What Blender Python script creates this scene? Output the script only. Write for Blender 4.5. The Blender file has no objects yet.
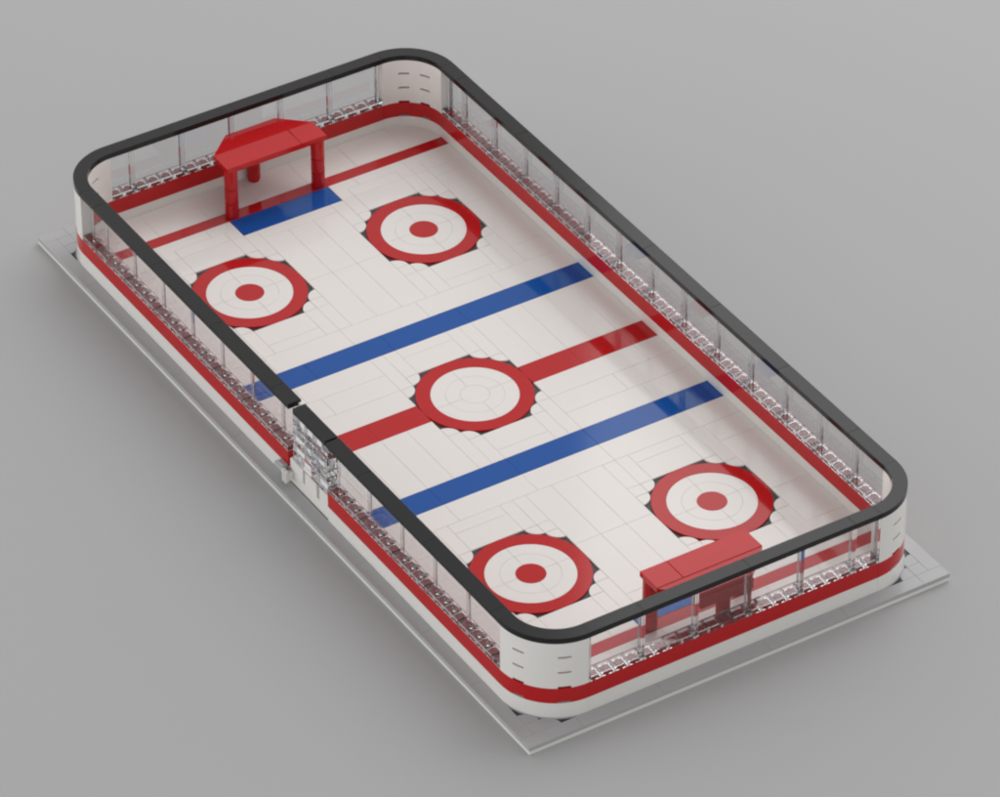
import bpy, math, random
from math import pi, cos, sin, radians, sqrt
random.seed(3)
# ---------------------------------------------------------------- units: 1 stud = 8 mm
S = 0.008
ZB = 0.95            # table top lies this many studs below the ice surface
scene = bpy.context.scene
COL = scene.collection

# ---------------------------------------------------------------- materials
def plastic(name, col, rough=0.14, var=0.008, spec=0.28, bump=0.0, coat=0.0):
    m = bpy.data.materials.new(name); m.use_nodes = True
    nt = m.node_tree; b = nt.nodes['Principled BSDF']
    tc = nt.nodes.new('ShaderNodeTexCoord')
    n = nt.nodes.new('ShaderNodeTexNoise'); n.inputs['Scale'].default_value = 22.0; n.inputs['Detail'].default_value = 3
    nt.links.new(tc.outputs['Object'], n.inputs['Vector'])
    r = nt.nodes.new('ShaderNodeMapRange')
    r.inputs['To Min'].default_value = max(0.02, rough - var); r.inputs['To Max'].default_value = rough + var
    nt.links.new(n.outputs['Fac'], r.inputs['Value']); nt.links.new(r.outputs['Result'], b.inputs['Roughness'])
    b.inputs['Base Color'].default_value = (*col, 1)
    b.inputs['Specular IOR Level'].default_value = spec
    b.inputs['IOR'].default_value = 1.5
    if bump:
        n2 = nt.nodes.new('ShaderNodeTexNoise'); n2.inputs['Scale'].default_value = 90.0
        nt.links.new(tc.outputs['Object'], n2.inputs['Vector'])
        bp = nt.nodes.new('ShaderNodeBump'); bp.inputs['Strength'].default_value = bump; bp.inputs['Distance'].default_value = 0.0004
        nt.links.new(n2.outputs['Fac'], bp.inputs['Height']); nt.links.new(bp.outputs['Normal'], b.inputs['Normal'])
    return m
M = {
 'white': plastic('white plastic', (.775, .732, .703), .075),
 'board': plastic('white board plastic', (.76, .74, .71), .10),
 'red':   plastic('red plastic', (.47, .013, .015), .06),
 'blue':  plastic('blue plastic', (.009, .08, .33), .06),
 'black': plastic('black plastic', (.013, .013, .013), .11),
 'grey':  plastic('light grey plastic', (.40, .405, .41), .16),
 'dark':  plastic('dark grey plastic', (.05, .05, .052), .25),
}
def clear_plastic(name, tint):
    m = bpy.data.materials.new(name); m.use_nodes = True
    b = m.node_tree.nodes['Principled BSDF']
    b.inputs['Base Color'].default_value = (*tint, 1)
    b.inputs['Transmission Weight'].default_value = 1.0
    b.inputs['Roughness'].default_value = 0.0
    b.inputs['IOR'].default_value = 1.46
    return m
M['clear'] = clear_plastic('clear plastic', (.90,.90,.905))
m = bpy.data.materials.new('grey backdrop paper'); m.use_nodes = True
nt = m.node_tree; b = nt.nodes['Principled BSDF']
tc = nt.nodes.new('ShaderNodeTexCoord'); n = nt.nodes.new('ShaderNodeTexNoise'); n.inputs['Scale'].default_value = 3.0
nt.links.new(tc.outputs['Object'], n.inputs['Vector'])
mr = nt.nodes.new('ShaderNodeMix'); mr.data_type = 'RGBA'
mr.inputs['A'].default_value = (.395, .395, .395, 1); mr.inputs['B'].default_value = (.405, .405, .405, 1)
nt.links.new(n.outputs['Fac'], mr.inputs['Factor']); nt.links.new(mr.outputs['Result'], b.inputs['Base Color'])
b.inputs['Roughness'].default_value = 0.9; b.inputs['Specular IOR Level'].default_value = 0.0
M['table'] = m

# ---------------------------------------------------------------- mesh helpers (all coordinates in studs)
class MB:
    def __init__(s): s.v = []; s.f = []; s.sm = []
    def poly(s, pts, smooth=False):
        i = len(s.v); s.v += [tuple(p) for p in pts]; s.f.append(tuple(range(i, i+len(pts)))); s.sm.append(smooth)
    def box(s, x0, x1, y0, y1, z0, z1, c=0.0):
        """box with chamfered top and vertical edges"""
        if c <= 0:
            s.prism([(x0,y0),(x1,y0),(x1,y1),(x0,y1)], z0, z1); return
        o = [(x0+c,y0),(x1-c,y0),(x1,y0+c),(x1,y1-c),(x1-c,y1),(x0+c,y1),(x0,y1-c),(x0,y0+c)]
        d = c
        t = [(x0+d,y0+d),(x1-d,y0+d),(x1-d,y0+d),(x1-d,y1-d),(x1-d,y1-d),(x0+d,y1-d),(x0+d,y1-d),(x0+d,y0+d)]
        i = len(s.v)
        s.v += [(x,y,z0) for x,y in o] + [(x,y,z1-c) for x,y in o]
        q = [(x0+d,y0+d),(x1-d,y0+d),(x1-d,y1-d),(x0+d,y1-d)]
        s.v += [(x,y,z1) for x,y in q]
        F = [tuple(i+k for k in reversed(range(8)))]
        for k in range(8):
            F.append((i+k, i+(k+1)%8, i+8+(k+1)%8, i+8+k))
        T = i+16
        # top chamfer: sides 0-1, 2-3, 4-5, 6-7 are quads; the cut corners triangles
        for e,(a,b_) in enumerate(((0,1),(1,2),(2,3),(3,0))):
            F.append((i+8+2*e, i+8+2*e+1, T+b_, T+a))
            F.append((i+8+2*e+1, i+8+(2*e+2)%8, T+b_))
        F.append((T,T+1,T+2,T+3))
        s.f += F; s.sm += [False]*len(F)
    def prism(s, pts, z0, z1, c=0.0, smooth=False):
        """extruded outline (counter-clockwise), optional top chamfer by shrinking along normals"""
        n = len(pts); i = len(s.v)
        s.v += [(x,y,z0) for x,y in pts] + [(x,y,z1-c) for x,y in pts]
        F = [tuple(i+k for k in reversed(range(n)))]; SM=[False]
        for k in range(n): F.append((i+k, i+(k+1)%n, i+n+(k+1)%n, i+n+k)); SM.append(smooth)
        if c > 0:
            ins = []
            for k in range(n):
                p0,p1,p2 = pts[k-1],pts[k],pts[(k+1)%n]
                def nrm(a,b):
                    dx,dy=b[0]-a[0],b[1]-a[1]; l=math.hypot(dx,dy) or 1; return (-dy/l,dx/l)
                a_,b_ = nrm(p0,p1),nrm(p1,p2)
                mx,my = a_[0]+b_[0],a_[1]+b_[1]; d=1+a_[0]*b_[0]+a_[1]*b_[1]
                d=max(d,.3); ins.append((p1[0]+c*mx/d, p1[1]+c*my/d))
            s.v += [(x,y,z1) for x,y in ins]
            for k in range(n): F.append((i+n+k, i+n+(k+1)%n, i+2*n+(k+1)%n, i+2*n+k)); SM.append(False)
            F.append(tuple(i+2*n+k for k in range(n)))
        else:
            F.append(tuple(i+n+k for k in range(n)))
        SM.append(False)
        s.f += F; s.sm += SM
    def cyl(s, x, y, r, z0, z1, n=24, c=0.0):
        s.prism([(x+r*cos(2*pi*k/n), y+r*sin(2*pi*k/n)) for k in range(n)], z0, z1, c, smooth=True)
    def arc(s, cx, cy, r0, r1, a0, a1, z0, z1, n=24, c=0.0):
        """solid band of a ring"""
        A = [a0+(a1-a0)*k/n for k in range(n+1)]
        prof = [(r0,z0),(r1,z0),(r1,z1-c),(r1-c,z1),(r0+c,z1),(r0,z1-c)] if c>0 else [(r0,z0),(r1,z0),(r1,z1),(r0,z1)]
        if r0 < 1e-6: prof = [(0.0,z0),(r1,z0),(r1,z1-c),(r1-c,z1),(0.0,z1)] if c>0 else [(0.0,z0),(r1,z0),(r1,z1),(0.0,z1)]
        m_ = len(prof); i = len(s.v)
        for a in A: s.v += [(cx+r*cos(a), cy+r*sin(a), z) for r,z in prof]
        for k in range(n):
            for j in range(m_):
                p,q = i+k*m_+j, i+k*m_+(j+1)%m_
                s.f.append((p, p+m_, q+m_, q)[::-1]); s.sm.append(True)
        s.f.append(tuple(i+j for j in range(m_))); s.sm.append(False)
        s.f.append(tuple(i+n*m_+j for j in reversed(range(m_)))); s.sm.append(False)
    def ball(s, x, y, z, r, n=12, m=7):
        i=len(s.v); s.v.append((x,y,z-r))
        for a in range(1,m): s.v += [(x+r*sin(pi*a/m)*cos(2*pi*k/n), y+r*sin(pi*a/m)*sin(2*pi*k/n), z-r*cos(pi*a/m)) for k in range(n)]
        t=len(s.v); s.v.append((x,y,z+r)); F=[]
        for k in range(n):
            F.append((i,i+1+(k+1)%n,i+1+k)); F.append((t,t-n+k,t-n+(k+1)%n))
            for a in range(m-2): b=i+1+a*n; F.append((b+k,b+(k+1)%n,b+n+(k+1)%n,b+n+k))
        s.f += F; s.sm += [True]*len(F)
    def tube_x(s, x0, x1, y, z, r, n=14):
        i=len(s.v)
        for x in (x0,x1): s.v += [(x, y+r*cos(2*pi*k/n), z+r*sin(2*pi*k/n)) for k in range(n)]
        for k in range(n): s.f.append((i+k, i+(k+1)%n, i+n+(k+1)%n, i+n+k)[::-1]); s.sm.append(True)
        s.f.append(tuple(i+k for k in range(n))); s.f.append(tuple(i+n+k for k in reversed(range(n)))); s.sm += [False]*2
    def build(s, name, mat, parent=None, loc=(0,0,0), rz=0.0, label=None):
        me = bpy.data.meshes.new(name)
        me.from_pydata([(x*S,y*S,z*S) for x,y,z in s.v], [], s.f)
        for p,q in zip(me.polygons, s.sm): p.use_smooth = q
        me.validate(); me.update()
        if any(s.sm):
            try: me.set_sharp_from_angle(angle=radians(35))
            except Exception: pass
        me.materials.append(M[mat])
        o = bpy.data.objects.new(name, me); COL.objects.link(o)
        o.location = [k*S for k in loc]; o.rotation_euler = (0,0,rz)
        if parent: o.parent = parent
        if label: o['label'] = label
        return o
def copy_part(o, parent, loc, rz=0.0):
    c = o.copy(); COL.objects.link(c); c.parent = parent
    c.location = [k*S for k in loc]; c.rotation_euler = (0,0,rz)
    return c
def empty(name, loc, label, cat, group=None, rz=0.0):
    o = bpy.data.objects.new(name, None); COL.objects.link(o)
    o.location = [k*S for k in loc]; o.rotation_euler = (0,0,rz); o.empty_display_size = 0.02
    o['label'] = label; o['category'] = cat
    if group: o['group'] = group
    return o

# ---------------------------------------------------------------- setting
t = MB(); t.poly([(-900,-900,0),(900,-900,0),(900,900,0),(-900,900,0)])
floor = t.build('ground', 'table'); floor['kind'] = 'structure'; floor['label'] = 'plain matte grey surface under the toy rink'; floor['category'] = 'ground'

# ---------------------------------------------------------------- the rink
rink = empty('toy_ice_rink', (0,0,ZB),
   'white toy brick hockey rink with clear walls, black top rail and grey base', 'toy rink')
HX, HY, R = 15, 31, 4        # outer half size of the boards and outer corner radius
CX, CY = HX-R, HY-R
G = 0.002                    # half of the gap between two tiles
GI = 0.003
ZT = -0.34                   # top of the grey base

# --- base: white plate with grey tiles on it
m_ = MB(); m_.box(-15.97,15.97,-31.97,31.97,-ZB,-0.64,.03); m_.build('white_plate','board',rink)
m_ = MB(); m_.box(-14.9,14.9,-30.9,30.9,-0.64,-0.40); m_.build('dark_plate','dark',rink)
def quarter(cx, cy, sx, sy, r=1.0, n=10):
    """quarter round tile: right angle at (cx,cy), arc bulging towards (-sx,-sy)"""
    p = [(cx,cy)] + [(cx - sx*r*cos(a), cy - sy*r*sin(a)) for a in [k*pi/2/n for k in range(n+1)]]
    ar = sum(p[i][0]*p[(i+1)%len(p)][1]-p[(i+1)%len(p)][0]*p[i][1] for i in range(len(p)))
    return p if ar > 0 else p[::-1]
base = MB()
def tile(mb, x0,x1,y0,y1, z0, z1, c=.014): mb.box(x0+G,x1-G,y0+G,y1-G,z0,z1,c)
for sx in (-1,1):
    ys = [-31,-25,-19,-11,-3,5,13,19,25,31] if sx<0 else [-31,-23,-15,-9,-1,7,15,23,31]
    for a,b_ in zip(ys,ys[1:]): tile(base, *sorted((sx*15,sx*16)), a,b_, -0.64, ZT)
for sy in (-1,1):
    xs = [-16,-12,-6,2,8,14,16] if sy<0 else [-16,-14,-8,0,6,12,16]
    for a,b_ in zip(xs,xs[1:]): tile(base, a,b_, *sorted((sy*31,sy*32)), -0.64, ZT)
for sx in (-1,1):
    for sy in (-1,1):
        X = lambda a,b_: sorted((sx*(CX+a),sx*(CX+b_)))
        Y = lambda a,b_: sorted((sy*(CY+a),sy*(CY+b_)))
        tile(base,*X(3,4),*Y(3,4),-0.64,ZT)
        for u,v in ((3,4),(4,3)):
            base.prism(quarter(sx*(CX+u-.0),sy*(CY+v-.0),sx,sy,.99),-0.64,ZT,.02)
for sx,sy,a in ((1,1,0),(-1,1,pi/2),(-1,-1,pi),(1,-1,3*pi/2)): base.arc(sx*CX,sy*CY,3.9,4.10,a,a+pi/2,-.64,-.352,32)
base.build('grey_border','grey',rink)

# --- ice: tiles made from a grid of one-stud cells that join unless a seam runs between them
V = set(); H = set()       # V: (x, y) seam on the vertical line x between y and y+1 ; H: (x, y) on the line y between x and x+1
def vs(x, y0, y1):
    for y in range(min(y0,y1), max(y0,y1)): V.add((x,y))
def hs(y, x0, x1):
    for x in range(min(x0,x1), max(x0,x1)): H.add((x,y))
def rot(fn, a, b_, c_): fn(a,b_,c_); fn(-a,-b_,-c_)
# neutral zone
for x in (4,6,8,10,12): rot(vs, x, 1, 7)
rot(hs,5,-14,-4); rot(hs,3,-14,-4); rot(vs,-4,1,7); rot(vs,-3,3,7); rot(vs,-2,4,7); rot(hs,6,-2,2); rot(hs,4,-3,-2); rot(hs,3,-4,-3)
rot(vs,2,4,7); rot(vs,3,3,7); rot(hs,4,2,3); rot(hs,3,3,4); rot(vs,4,1,7); rot(vs,-9,3,5); rot(vs,-10,5,7); rot(vs,-12,1,3)
for y in (1,-1,7,-7,9,-9): hs(y,-14,14)
for x in (-10,-4,2,8): rot(vs, x, 9, 11)
for s_ in (1,-1):
    hs(s_*11,-14,14)
    V_ = lambda x,a,b_: vs(x, s_*a, s_*b_)
    H_ = lambda y,a,b_: hs(s_*y, a, b_)
    for x in (-1,1): V_(x,11,23)
    for x in (-3,3): V_(x,11,24)
    H_(17,-3,3); H_(23,-3,3); H_(24,-14,14)
    for q in (-1,1):
        for x in (4,5): V_(q*x,11,14); V_(q*x,22,25)
        for x in (9,10): V_(q*x,11,14); V_(q*x,22,25)
        V_(q*11,11,25); H_(12,*sorted((q*5,q*9))); H_(14,*sorted((q*3,q*4))); H_(15,*sorted((q*3,q*4))); H_(14,*sorted((q*9,q*10))); H_(15,*sorted((q*10,q*11)))
        H_(13,*sorted((q*11,q*14))); H_(19,*sorted((q*11,q*14))); H_(25,*sorted((q*5,q*9))); H_(23,*sorted((q*11,q*14)))
        H_(22,*sorted((q*4,q*5))); H_(21,*sorted((q*3,q*4))); H_(21,*sorted((q*10,q*11)))
        V_(q*4,24,26)
    H_(26,-14,14); H_(27,-14,14)
    for x in (-9,-5,-1,3,7,11): V_(x*s_,27,30)
    for x in (-10,-6,6,10): V_(x,25,26)
circles = [(0,0),(7,18),(-7,18),(7,-18),(-7,-18)]
def cell_kind(x, y):
    """'i' ice, None where something else lies"""
    for cx,cy in circles:
        a = x+.5-cx; b_ = y+.5-cy; aa,bb = abs(a),abs(b_)
        if aa<4 and bb<4:
            if aa>3 and bb>3: return 'i'
            if (aa>2 and bb>3) or (aa>3 and bb>2): return 'q'
            return None
    if -1<=y<1: return None
    if 7<=abs(y+.5)<9: return None
    if 26<abs(y+.5)<27: return None
    if 24<abs(y+.5)<26 and abs(x+.5)<4: return None
    return 'i'
ice = MB()
K = {(x,y):cell_kind(x,y) for x in range(-14,14) for y in range(-30,30)}
def edge(a, b_, seam): return seam or K.get(b_) != 'i'
CH = .017
for (x,y),k in K.items():
    if k == 'q':
        for cx,cy in circles:
            a = x+.5-cx; b_ = y+.5-cy
            if abs(a)<4 and abs(b_)<4:
                sx = 1 if a>0 else -1; sy = 1 if b_>0 else -1
                ice.prism(quarter(x+.5+sx*.488, y+.5+sy*.488, sx, sy, .95), -0.4, 0, .016)
        continue
    if k != 'i': continue
    L = edge((x,y),(x-1,y),(x,y) in V); Rr = edge((x,y),(x+1,y),(x+1,y) in V)
    D = edge((x,y),(x,y-1),(x,y) in H); U = edge((x,y),(x,y+1),(x,y+1) in H)
    ins = lambda w: (x+w*L, x+1-w*Rr, y+w*D, y+1-w*U)
    if (abs(x+.5),abs(y+.5)) == (13.5,29.5):          # corner cells end inside the curved wall
        sx,sy = (1 if x>0 else -1),(1 if y>0 else -1); mx,my = x+.5,y+.5
        p = [(mx-.5*sx,my-.5*sy),(mx+.5*sx,my-.5*sy),(mx+.5*sx,my-.1*sy),(mx-.1*sx,my+.5*sy),(mx-.5*sx,my+.5*sy)]
        ice.poly([(a,b_,0) for a,b_ in (p if sx*sy>0 else p[::-1])]); continue
    x0,x1,y0,y1 = ins(GI+CH); a0,a1,b0,b1 = ins(GI)
    ice.poly([(x0,y0,0),(x1,y0,0),(x1,y1,0),(x0,y1,0)])
    if L:
        ice.poly([(a0,b1,-CH),(a0,b0,-CH),(x0,y0,0),(x0,y1,0)]); ice.poly([(a0,b1,-.4),(a0,b0,-.4),(a0,b0,-CH),(a0,b1,-CH)])
    if Rr:
        ice.poly([(a1,b0,-CH),(a1,b1,-CH),(x1,y1,0),(x1,y0,0)]); ice.poly([(a1,b0,-.4),(a1,b1,-.4),(a1,b1,-CH),(a1,b0,-CH)])
    if D:
        ice.poly([(a0,b0,-CH),(a1,b0,-CH),(x1,y0,0),(x0,y0,0)]); ice.poly([(a0,b0,-.4),(a1,b0,-.4),(a1,b0,-CH),(a0,b0,-CH)])
    if U:
        ice.poly([(a1,b1,-CH),(a0,b1,-CH),(x0,y1,0),(x1,y1,0)]); ice.poly([(a1,b1,-.4),(a0,b1,-.4),(a0,b1,-CH),(a1,b1,-CH)])
ice.build('ice_surface','white',rink)

# --- lines
def bar(name, mat, xs, y0, y1, label):
    mb = MB()
    for a,b_ in zip(xs,xs[1:]): tile(mb,a,b_,y0,y1,-.4,0)
    return mb.build(name,mat,rink,label=label)
for s_ in (-1,1):
    mb = MB()
    for a,b_ in ((4,8),(8,12),(12,14)): tile(mb,*sorted((s_*a,s_*b_)),-1,1,-.4,0)
    mb.build('center_line','red',rink,label='%s half of the wide red line across the middle' % ('right' if s_>0 else 'left'))
bar('blue_line','blue',[-14,-8,-2,4,10,14],7,9,'blue line on the side of the farther goal')
bar('blue_line','blue',[-14,-8,-2,4,10,14],-9,-7,'blue line on the side of the nearer goal')
bar('goal_line','red',[-14,-12,-4,4,12,14],26,27,'thin red line under the farther goal')
bar('goal_line','red',[-14,-12,-4,4,12,14],-27,-26,'thin red line under the nearer goal')
for s_ in (1,-1):
    mb = MB(); r_=.42; e=3.985
    p = [(e,2-G),(-e,2-G)] + [(-e+r_-r_*cos(a), r_+G-r_*sin(a)) for a in [k*pi/2/6 for k in range(7)]] + [(e-r_+r_*sin(a), r_+G-r_*cos(a)) for a in [k*pi/2/6 for k in range(7)]]
    mb.prism(p,-.4,0,.02)
    cr = mb.build('goal_crease','blue',rink,(0,24*s_,0),0 if s_>0 else pi)
    mb = MB(); mb.box(-3.97,3.97,.03,1.97,-.39,-.12); mb.build('gap_shade_plate','dark',cr)  # dark plate set high to put shade into the crease's corner gaps
# --- face-off circles
for cx,cy in circles:
    c0 = (cx,cy)==(0,0)
    ring = MB()
    for q in range(4): ring.arc(0,0,2.995,4.0,q*pi/2+.001,(q+1)*pi/2-.001,-.4,.012,28,.015)
    lab = None
    if c0: lab = 'center circle with a plain white middle'
    else: lab = 'red ring with a red dot, %s corner' % {(1,1):'far right',(-1,1):'far left',(1,-1):'near right',(-1,-1):'near left'}[(1 if cx>0 else -1, 1 if cy>0 else -1)]
    fo = ring.build('face_off_circle','red',rink,(cx,cy,0),0,lab)
    w = MB()
    for q in range(4):
        w.arc(0,0,2.003,2.992,q*pi/2+.004,(q+1)*pi/2-.004,-.4,0,24,.012)
        w.arc(0,0,1.004,1.997,q*pi/2+.007,(q+1)*pi/2-.007,-.4,0,18,.012)
    w.build('white_disc','white',fo)
    u = MB(); e_=3.97
    u.prism([(2,-e_),(2.96,-2.96),(e_,-2),(e_,2),(2.96,2.96),(2,e_),(-2,e_),(-2.96,2.96),(-e_,2),(-e_,-2),(-2.96,-2.96),(-2,-e_)],-.39,-.13)
    u.build('gap_shade_plate','dark',fo)  # raised dark sheet standing in for the shade in the gaps round the ring
    d = MB(); d.cyl(0,0,.997,-.4,0,40,.012)
    d.build('center_disc' if c0 else 'center_dot','white' if c0 else 'red',fo)

# --- straight walls (white board, red stripe with studs, clear panels)
def straight(name, L0, L1, origin, rz, label, step=99):
    """wall along local +x from L0 to L1, outer face at local y=0, inner at y=1 (towards the ice)"""
    w = MB(); xs=[L0]
    while xs[-1]<L1: xs.append(min(L1,xs[-1]+step))
    for a,b_ in zip(xs,xs[1:]): w.box(a+.006,b_-.006,0.005,.995,-.4,.795,.012)
    wo = w.build(name,'board',rink,origin,rz,label)
    r_ = MB()
    for a,b_ in zip(xs,xs[1:]): r_.box(a+.006,b_-.006,0,1,.8,2.0,.015)
    k=L0+.5
    while k<L1: r_.cyl(k,.5,.3,2.0,2.2,16,.02); k+=1
    r_.build('red_stripe','red',wo)
    return wo
# local frames: left wall runs from far to near etc.
LEFT  = ((-15,0,0), -pi/2)     # local x -> -y world, local y -> +x world
RIGHT = ((15,0,0), pi/2)       # local x -> +y world, local y -> -x world
NEAR  = ((0,-31,0), 0.0)       # local x -> +x, local y -> +y
FAR   = ((0,31,0), pi)         # local x -> -x, local y -> -y
straight('side_wall',-27,1,*LEFT,'left side wall beyond the gate')
straight('side_wall',6,27,*LEFT,'left side wall on this side of the gate')
straight('side_wall',-27,27,*RIGHT,'right side wall')
straight('end_wall',-11,11,*NEAR,'wall behind the nearer goal')
straight('end_wall',-11,11,*FAR,'wall behind the farther goal')
PANEL = {}
def panel_mesh(w, flip, face):
    """clear panel w studs long: hollow floor over the red studs, pane along one edge with a rib at each end"""
    p = MB(); T=.11; z0,z1 = 2.02,5.595; e=.03 if flip else .012
    F = (lambda a,b_: (1-b_,1-a)) if flip else (lambda a,b_: (a,b_))
    p.box(e,w-e,*F(.01,T),z0,z1)
    D = .2 if flip else .42
    p.box(e,e+.16,*F(T+.002,D),z0,z1); p.box(w-e-.16,w-e,*F(T+.002,D),z0,z1)
    # floor of the panel: thin plate with a rim, ribs between the studs and short tubes below it
    p.box(e,w-e,*F(T+.002,.99),2.29,2.40)
    p.box(e,w-e,*F(.90,.99),z0,2.288)
    for k in range(0,int(w)+1):
        a_,b_ = max(k-.085,e), min(k+.085,w-e)
        p.box(a_,b_,*F(.43 if k in (0,int(w)) else T+.01,.895),z0,2.288)
    if flip:
        for k in range(1,int(w)): p.cyl(k,.5,.24,2.402,2.5,10)
    else:
        for k in (.13,w-.13): p.ball(k,.06 if face else .94,2.16,.12)  # small clear balls added at the panel feet to make white glints
    return p
def panel(x, w, frame, flip=False, face=True):
    (o,rz) = frame
    c_,s_ = cos(rz),sin(rz); loc = (o[0]+c_*x, o[1]+s_*x, 0)
    if (w,flip,face) not in PANEL: PANEL[w,flip,face] = panel_mesh(w,flip,face).build('glass_panel','clear',rink,loc,rz)
    else: copy_part(PANEL[w,flip,face], rink, loc, rz)
for x,w in [(-27,2)]+[(-25+4*k,4) for k in range(6)]+[(-1,2)]: panel(x,w,LEFT,True)
for x,w in [(6+4*k,4) for k in range(5)]+[(26,1)]: panel(x,w,LEFT,True)
for x,w in [(25,2)]+[(-23+4*k,4) for k in range(12)]+[(-27,4)]: panel(x,w,RIGHT,False,False)
for x,w in [(-11+4*k,4) for k in range(5)]+[(9,2)]: panel(x,w,NEAR)
for x,w in [(-11+4*k,4) for k in range(5)]+[(9,2)]: panel(x,w,FAR,False,False)

# --- corners: stacked curved bricks with slots at each joint
def corner(sx, sy, label):
    base_a = {(1,1):0,(-1,1):pi/2,(-1,-1):pi,(1,-1):3*pi/2}[(sx,sy)]
    def brick(mb, z0, z1, slot):
        hh = .15
        if slot:
            mb.arc(0,0,3.005,3.995,0,pi/2,z0+hh,z1,32)
            mb.arc(0,0,3.45,3.55,0,pi/2,z0,z0+hh,32)
            # slot centres at 22.5 and 67.5 degrees on both faces
            for r0,r1,hw,c1,c2 in ((3.55,3.995,.108,radians(23.2),radians(66.8)),(3.005,3.45,.13,radians(30),radians(60))):
                cur=0
                for c_ in (c1,c2):
                    mb.arc(0,0,r0,r1,cur,c_-hw,z0,z0+hh,12); cur=c_+hw
                mb.arc(0,0,r0,r1,cur,pi/2,z0,z0+hh,12)
        else: mb.arc(0,0,3.005,3.995,0,pi/2,z0,z1,32)
    w = MB(); brick(w,-.4,.8,False);
    brick(w,2.0,3.2,True); brick(w,3.2,4.4,True); brick(w,4.4,5.598,True)
    o = w.build('corner_wall','board',rink,(sx*CX,sy*CY,0),base_a,label)
    r_ = MB(); brick(r_,.802,1.998,True); r_.build('red_stripe','red',o)
corner(-1,1,'far left rounded white corner'); corner(1,1,'far right rounded white corner')
corner(1,-1,'near right rounded white corner'); corner(-1,-1,'near left rounded white corner')

# --- black rail
def rail(x0, x1, frame, cuts, label=None):
    mb = MB(); xs=[x0]+[c for c in cuts if x0<c<x1]+[x1]
    for a,b_ in zip(xs,xs[1:]): mb.box(a+.003,b_-.003,0,1,5.6,6.0,.013)
    return mb.build('top_rail','black',rink,frame[0],frame[1],label)
cuts = [-25+8*k for k in range(8)]
rail(-27,1.15,LEFT,cuts); rail(5.95,27,LEFT,[10,18,26]); rail(-27,27,RIGHT,[-23+8*k for k in range(7)])
rail(-11,11,NEAR,[-7,1,9]); rail(-11,11,FAR,[-7,1,9])
for sx,sy,a in ((1,1,0),(-1,1,pi/2),(-1,-1,pi),(1,-1,3*pi/2)):
    mb = MB(); mb.arc(0,0,3.0,4.0,.001,pi/2-.001,5.6,6.0,36,.013); mb.build('top_rail','black',rink,(sx*CX,sy*CY,0),a)

# --- gate in the left wall (local x = -y)
o,rz = LEFT
g = MB()
g.box(1.10,5.94,.06,.94,-.34,.5,.02); g.box(1.10,2.70,.06,.94,.51,1.55,.02); g.box(2.71,2.98,.40,.94,.51,1.55); g.box(2.99,4.47,.06,.94,.51,1.55,.02); g.box(4.48,4.80,.50,.94,.30+.21,1.55); g.box(4.81,5.94,.06,.94,.51,1.55,.02)
gate = g.build('gate','board',rink,o,rz,'clear gate with a white lower board in the left wall')
gr = MB(); gr.box(1.66,5.80,0.02,1.0,5.6,6.0,.03); gr.build('gate_rail','black',gate)
gg = MB()
z0 = 1.57
for h in (.42,.62,.40,.55,.42,.60,.42,.55):             # clear plates and bricks of mixed sizes, some hollow
    a = 1.5; z1 = z0+h-.015
    while a < 5.8:
        b_ = min(5.88, a+random.choice((.55,.8,1.1,1.5)))
        if 5.88-b_ < .35: b_ = 5.88
        y0,y1 = .05+random.random()*.12, .95-random.random()*.12
        if random.random() < .45: gg.box(a,b_-.015,y0,y1,z0,z1)
        else:
            T=.1
            gg.box(a,b_-.015,y0,y0+T,z0,z1-T-.002); gg.box(a,b_-.015,y1-T,y1,z0,z1-T-.002); gg.box(a,b_-.015,y0,y1,z1-T,z1)
            gg.cyl((a+b_)/2,.5,.12,z0+.03,z1-T-.03,6)
        a = b_
    z0 += h
gg.build('gate_glass','clear',gate)
gh = MB()                       # hinge clip standing out from the wall, and one at the top on the inside
gh.box(1.12,1.55,-.42,.05,.05,.62,.04); gh.box(1.12,1.30,-.62,-.36,.0,.95,.04); gh.box(1.42,1.60,-.62,-.36,.0,.95,.04)
gh.build('hinge_clip','board',gate)
gh = MB(); gh.box(1.15,1.50,.75,1.2,5.35,5.85,.04); gh.build('hinge_clip','board',gate)
gk = MB(); gk.box(.15,.95,-.40,-.01,.25,.95,.05); gk.tube_x(.0,1.25,-.36,.6,.2); gk.build('hinge_pin','grey',gate)

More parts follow.
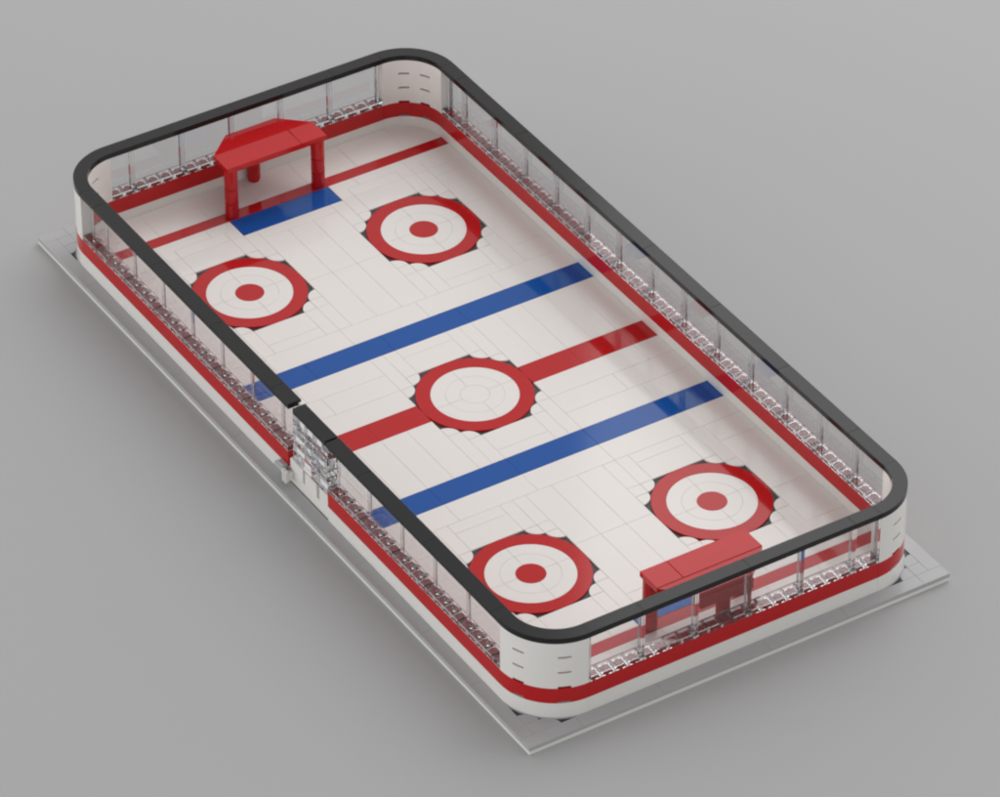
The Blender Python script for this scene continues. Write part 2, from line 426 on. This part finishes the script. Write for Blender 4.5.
# ---------------------------------------------------------------- goals
def make_goal(label, loc, rz):
    g = empty('hockey_goal', loc, label, 'goal', 'goals at the two ends of the rink', rz)
    # local: origin on the ice at the middle of the goal line, +y towards the end wall; goal line runs y 0..1
    t = MB(); t.box(-4,1.99,0,2,4.0,4.4,.03); t.box(2.01,4,0,2,4.0,4.4,.03); t.build('crossbar','red',g)
    t = MB(); q = [(-3.98,2.012),(3.98,2.012),(2,3.8),(-2,3.8)]; h = (4.36,4.36,4.36,4.36); n_ = 4
    lo = [(x,y,3.99) for x,y in q]; hi = [(x,y,z) for (x,y),z in zip(q,h)]
    t.poly(lo[::-1]); t.poly(hi)
    for k in range(4): t.poly([lo[k],lo[(k+1)%4],hi[(k+1)%4],hi[k]])
    t.build('roof','red',g)
    for x in (-3.5,3.5):
        t = MB(); z=0.0
        for h in (1.2,1.2,1.2,.4):
            if h>1: t.cyl(x,.5,.43,z,z+.12,24); t.cyl(x,.5,.49,z+.121,z+h-.005,24,.02)
            else: t.cyl(x,.5,.49,z,z+h-.004,24)
            z+=h
        t.build('post','red',g)
    t = MB()
    t.cyl(0,3.5,.40,0,.22,24); t.cyl(0,3.5,.48,.221,1.19,24,.03); t.cyl(0,3.5,.48,1.2,2.39,24,.03); t.cyl(0,3.5,.48,2.4,3.19,24,.03)
    t.build('back_post','red',g)
    t = MB(); t.box(-2,2,2.95,3.95,3.2,3.995,.02); t.build('back_beam','red',g)
    return g
make_goal('red toy goal at the far end, its front facing the viewer', (0,26,ZB), 0)
make_goal('red toy goal at the near end, seen from behind through the clear wall', (0,-26,ZB), pi)

# ---------------------------------------------------------------- camera
f_,az,el,roll,dist = 5405.3, radians(-122.1155), radians(37.3689), radians(-.0494), 361.336
from mathutils import Vector, Matrix
T = Vector((1.1569,-1.3025,0.0))
C = T + dist*Vector((cos(el)*cos(az), cos(el)*sin(az), sin(el)))
fw = (T-C).normalized(); rt = fw.cross(Vector((0,0,1))).normalized(); up = rt.cross(fw)
r2 = rt*cos(roll)+up*sin(roll); u2 = -rt*sin(roll)+up*cos(roll)
cam = bpy.data.cameras.new('camera'); co = bpy.data.objects.new('camera', cam); COL.objects.link(co)
Cw = (C+Vector((0,0,ZB)))*S
co.matrix_world = Matrix(((r2.x,u2.x,-fw.x,Cw.x),(r2.y,u2.y,-fw.y,Cw.y),(r2.z,u2.z,-fw.z,Cw.z),(0,0,0,1)))
cam.sensor_width = 36; cam.lens = f_*36/1000; cam.clip_start = .05; cam.clip_end = 60
scene.camera = co

# ---------------------------------------------------------------- light: an even studio dome and soft boxes
w = bpy.data.worlds.new('World'); scene.world = w; w.use_nodes = True
nt = w.node_tree; bg = nt.nodes['Background']
tc = nt.nodes.new('ShaderNodeTexCoord'); sp = nt.nodes.new('ShaderNodeSeparateXYZ')
nt.links.new(tc.outputs['Generated'], sp.inputs[0])
def mth(op, a, b_=None, c_=None):
    n = nt.nodes.new('ShaderNodeMath'); n.operation = op
    for i,v in enumerate((a,b_,c_)):
        if v is None: continue
        if isinstance(v,(int,float)): n.inputs[i].default_value = v
        else: nt.links.new(v, n.inputs[i])
    return n.outputs[0]
WS, WH, WX, WY = .30, 6.5, .06, .42          # overall, horizon, left and far weights of the studio dome
hz = mth('POWER', mth('MAXIMUM', mth('SUBTRACT', 1.0, sp.outputs['Z']), 0.0), 2.0)
lv = mth('MULTIPLY_ADD', hz, WH, 1.0)
sd = mth('MULTIPLY_ADD', sp.outputs['Y'], WY, mth('MULTIPLY_ADD', sp.outputs['X'], WX, 1.0))
nt.links.new(mth('MULTIPLY', mth('MULTIPLY', lv, sd), WS), bg.inputs['Strength'])
bg.inputs['Color'].default_value = (1,1,1,1)
def area(name, loc, target, size, power, col=(1,1,1)):
    l = bpy.data.lights.new(name,'AREA'); l.shape='RECTANGLE'; l.size, l.size_y = size; l.energy=power; l.color=col
    o = bpy.data.objects.new(name,l); COL.objects.link(o); o.location = loc
    o.rotation_euler = (Vector(target)-Vector(loc)).to_track_quat('-Z','Y').to_euler()
    return o
# large soft box overhead to the right; its left edge shows as a soft step in the gloss of rail and ice
bx,by = 170+.83*172-.55*65, 257-.55*172-.83*65
area('softbox', (bx*S,by*S,(250+ZB)*S), (0,0,0), (330*S,370*S), 38.0)
area('overhead_box', (170*S,60*S,480*S), (0,0,0), (3.0,3.0), 44.0)
bpy.data.objects['softbox'].rotation_euler = (0,0,math.atan2(-.55,.83))
area('left_fill', (-400*S,-60*S,75*S), (-15*S,-5*S,0), (1.8,.6), 10.0)
scene.view_settings.view_transform = 'Standard'; scene.view_settings.look = 'None'
scene.view_settings.exposure = 0; scene.view_settings.gamma = 1
scene.render.engine = 'CYCLES'
cy = scene.cycles
cy.caustics_refractive = True; cy.caustics_reflective = False
cy.filter_width = 2.2
cy.max_bounces = 24; cy.transmission_bounces = 20; cy.glossy_bounces = 8; cy.diffuse_bounces = 3; cy.transparent_max_bounces = 16
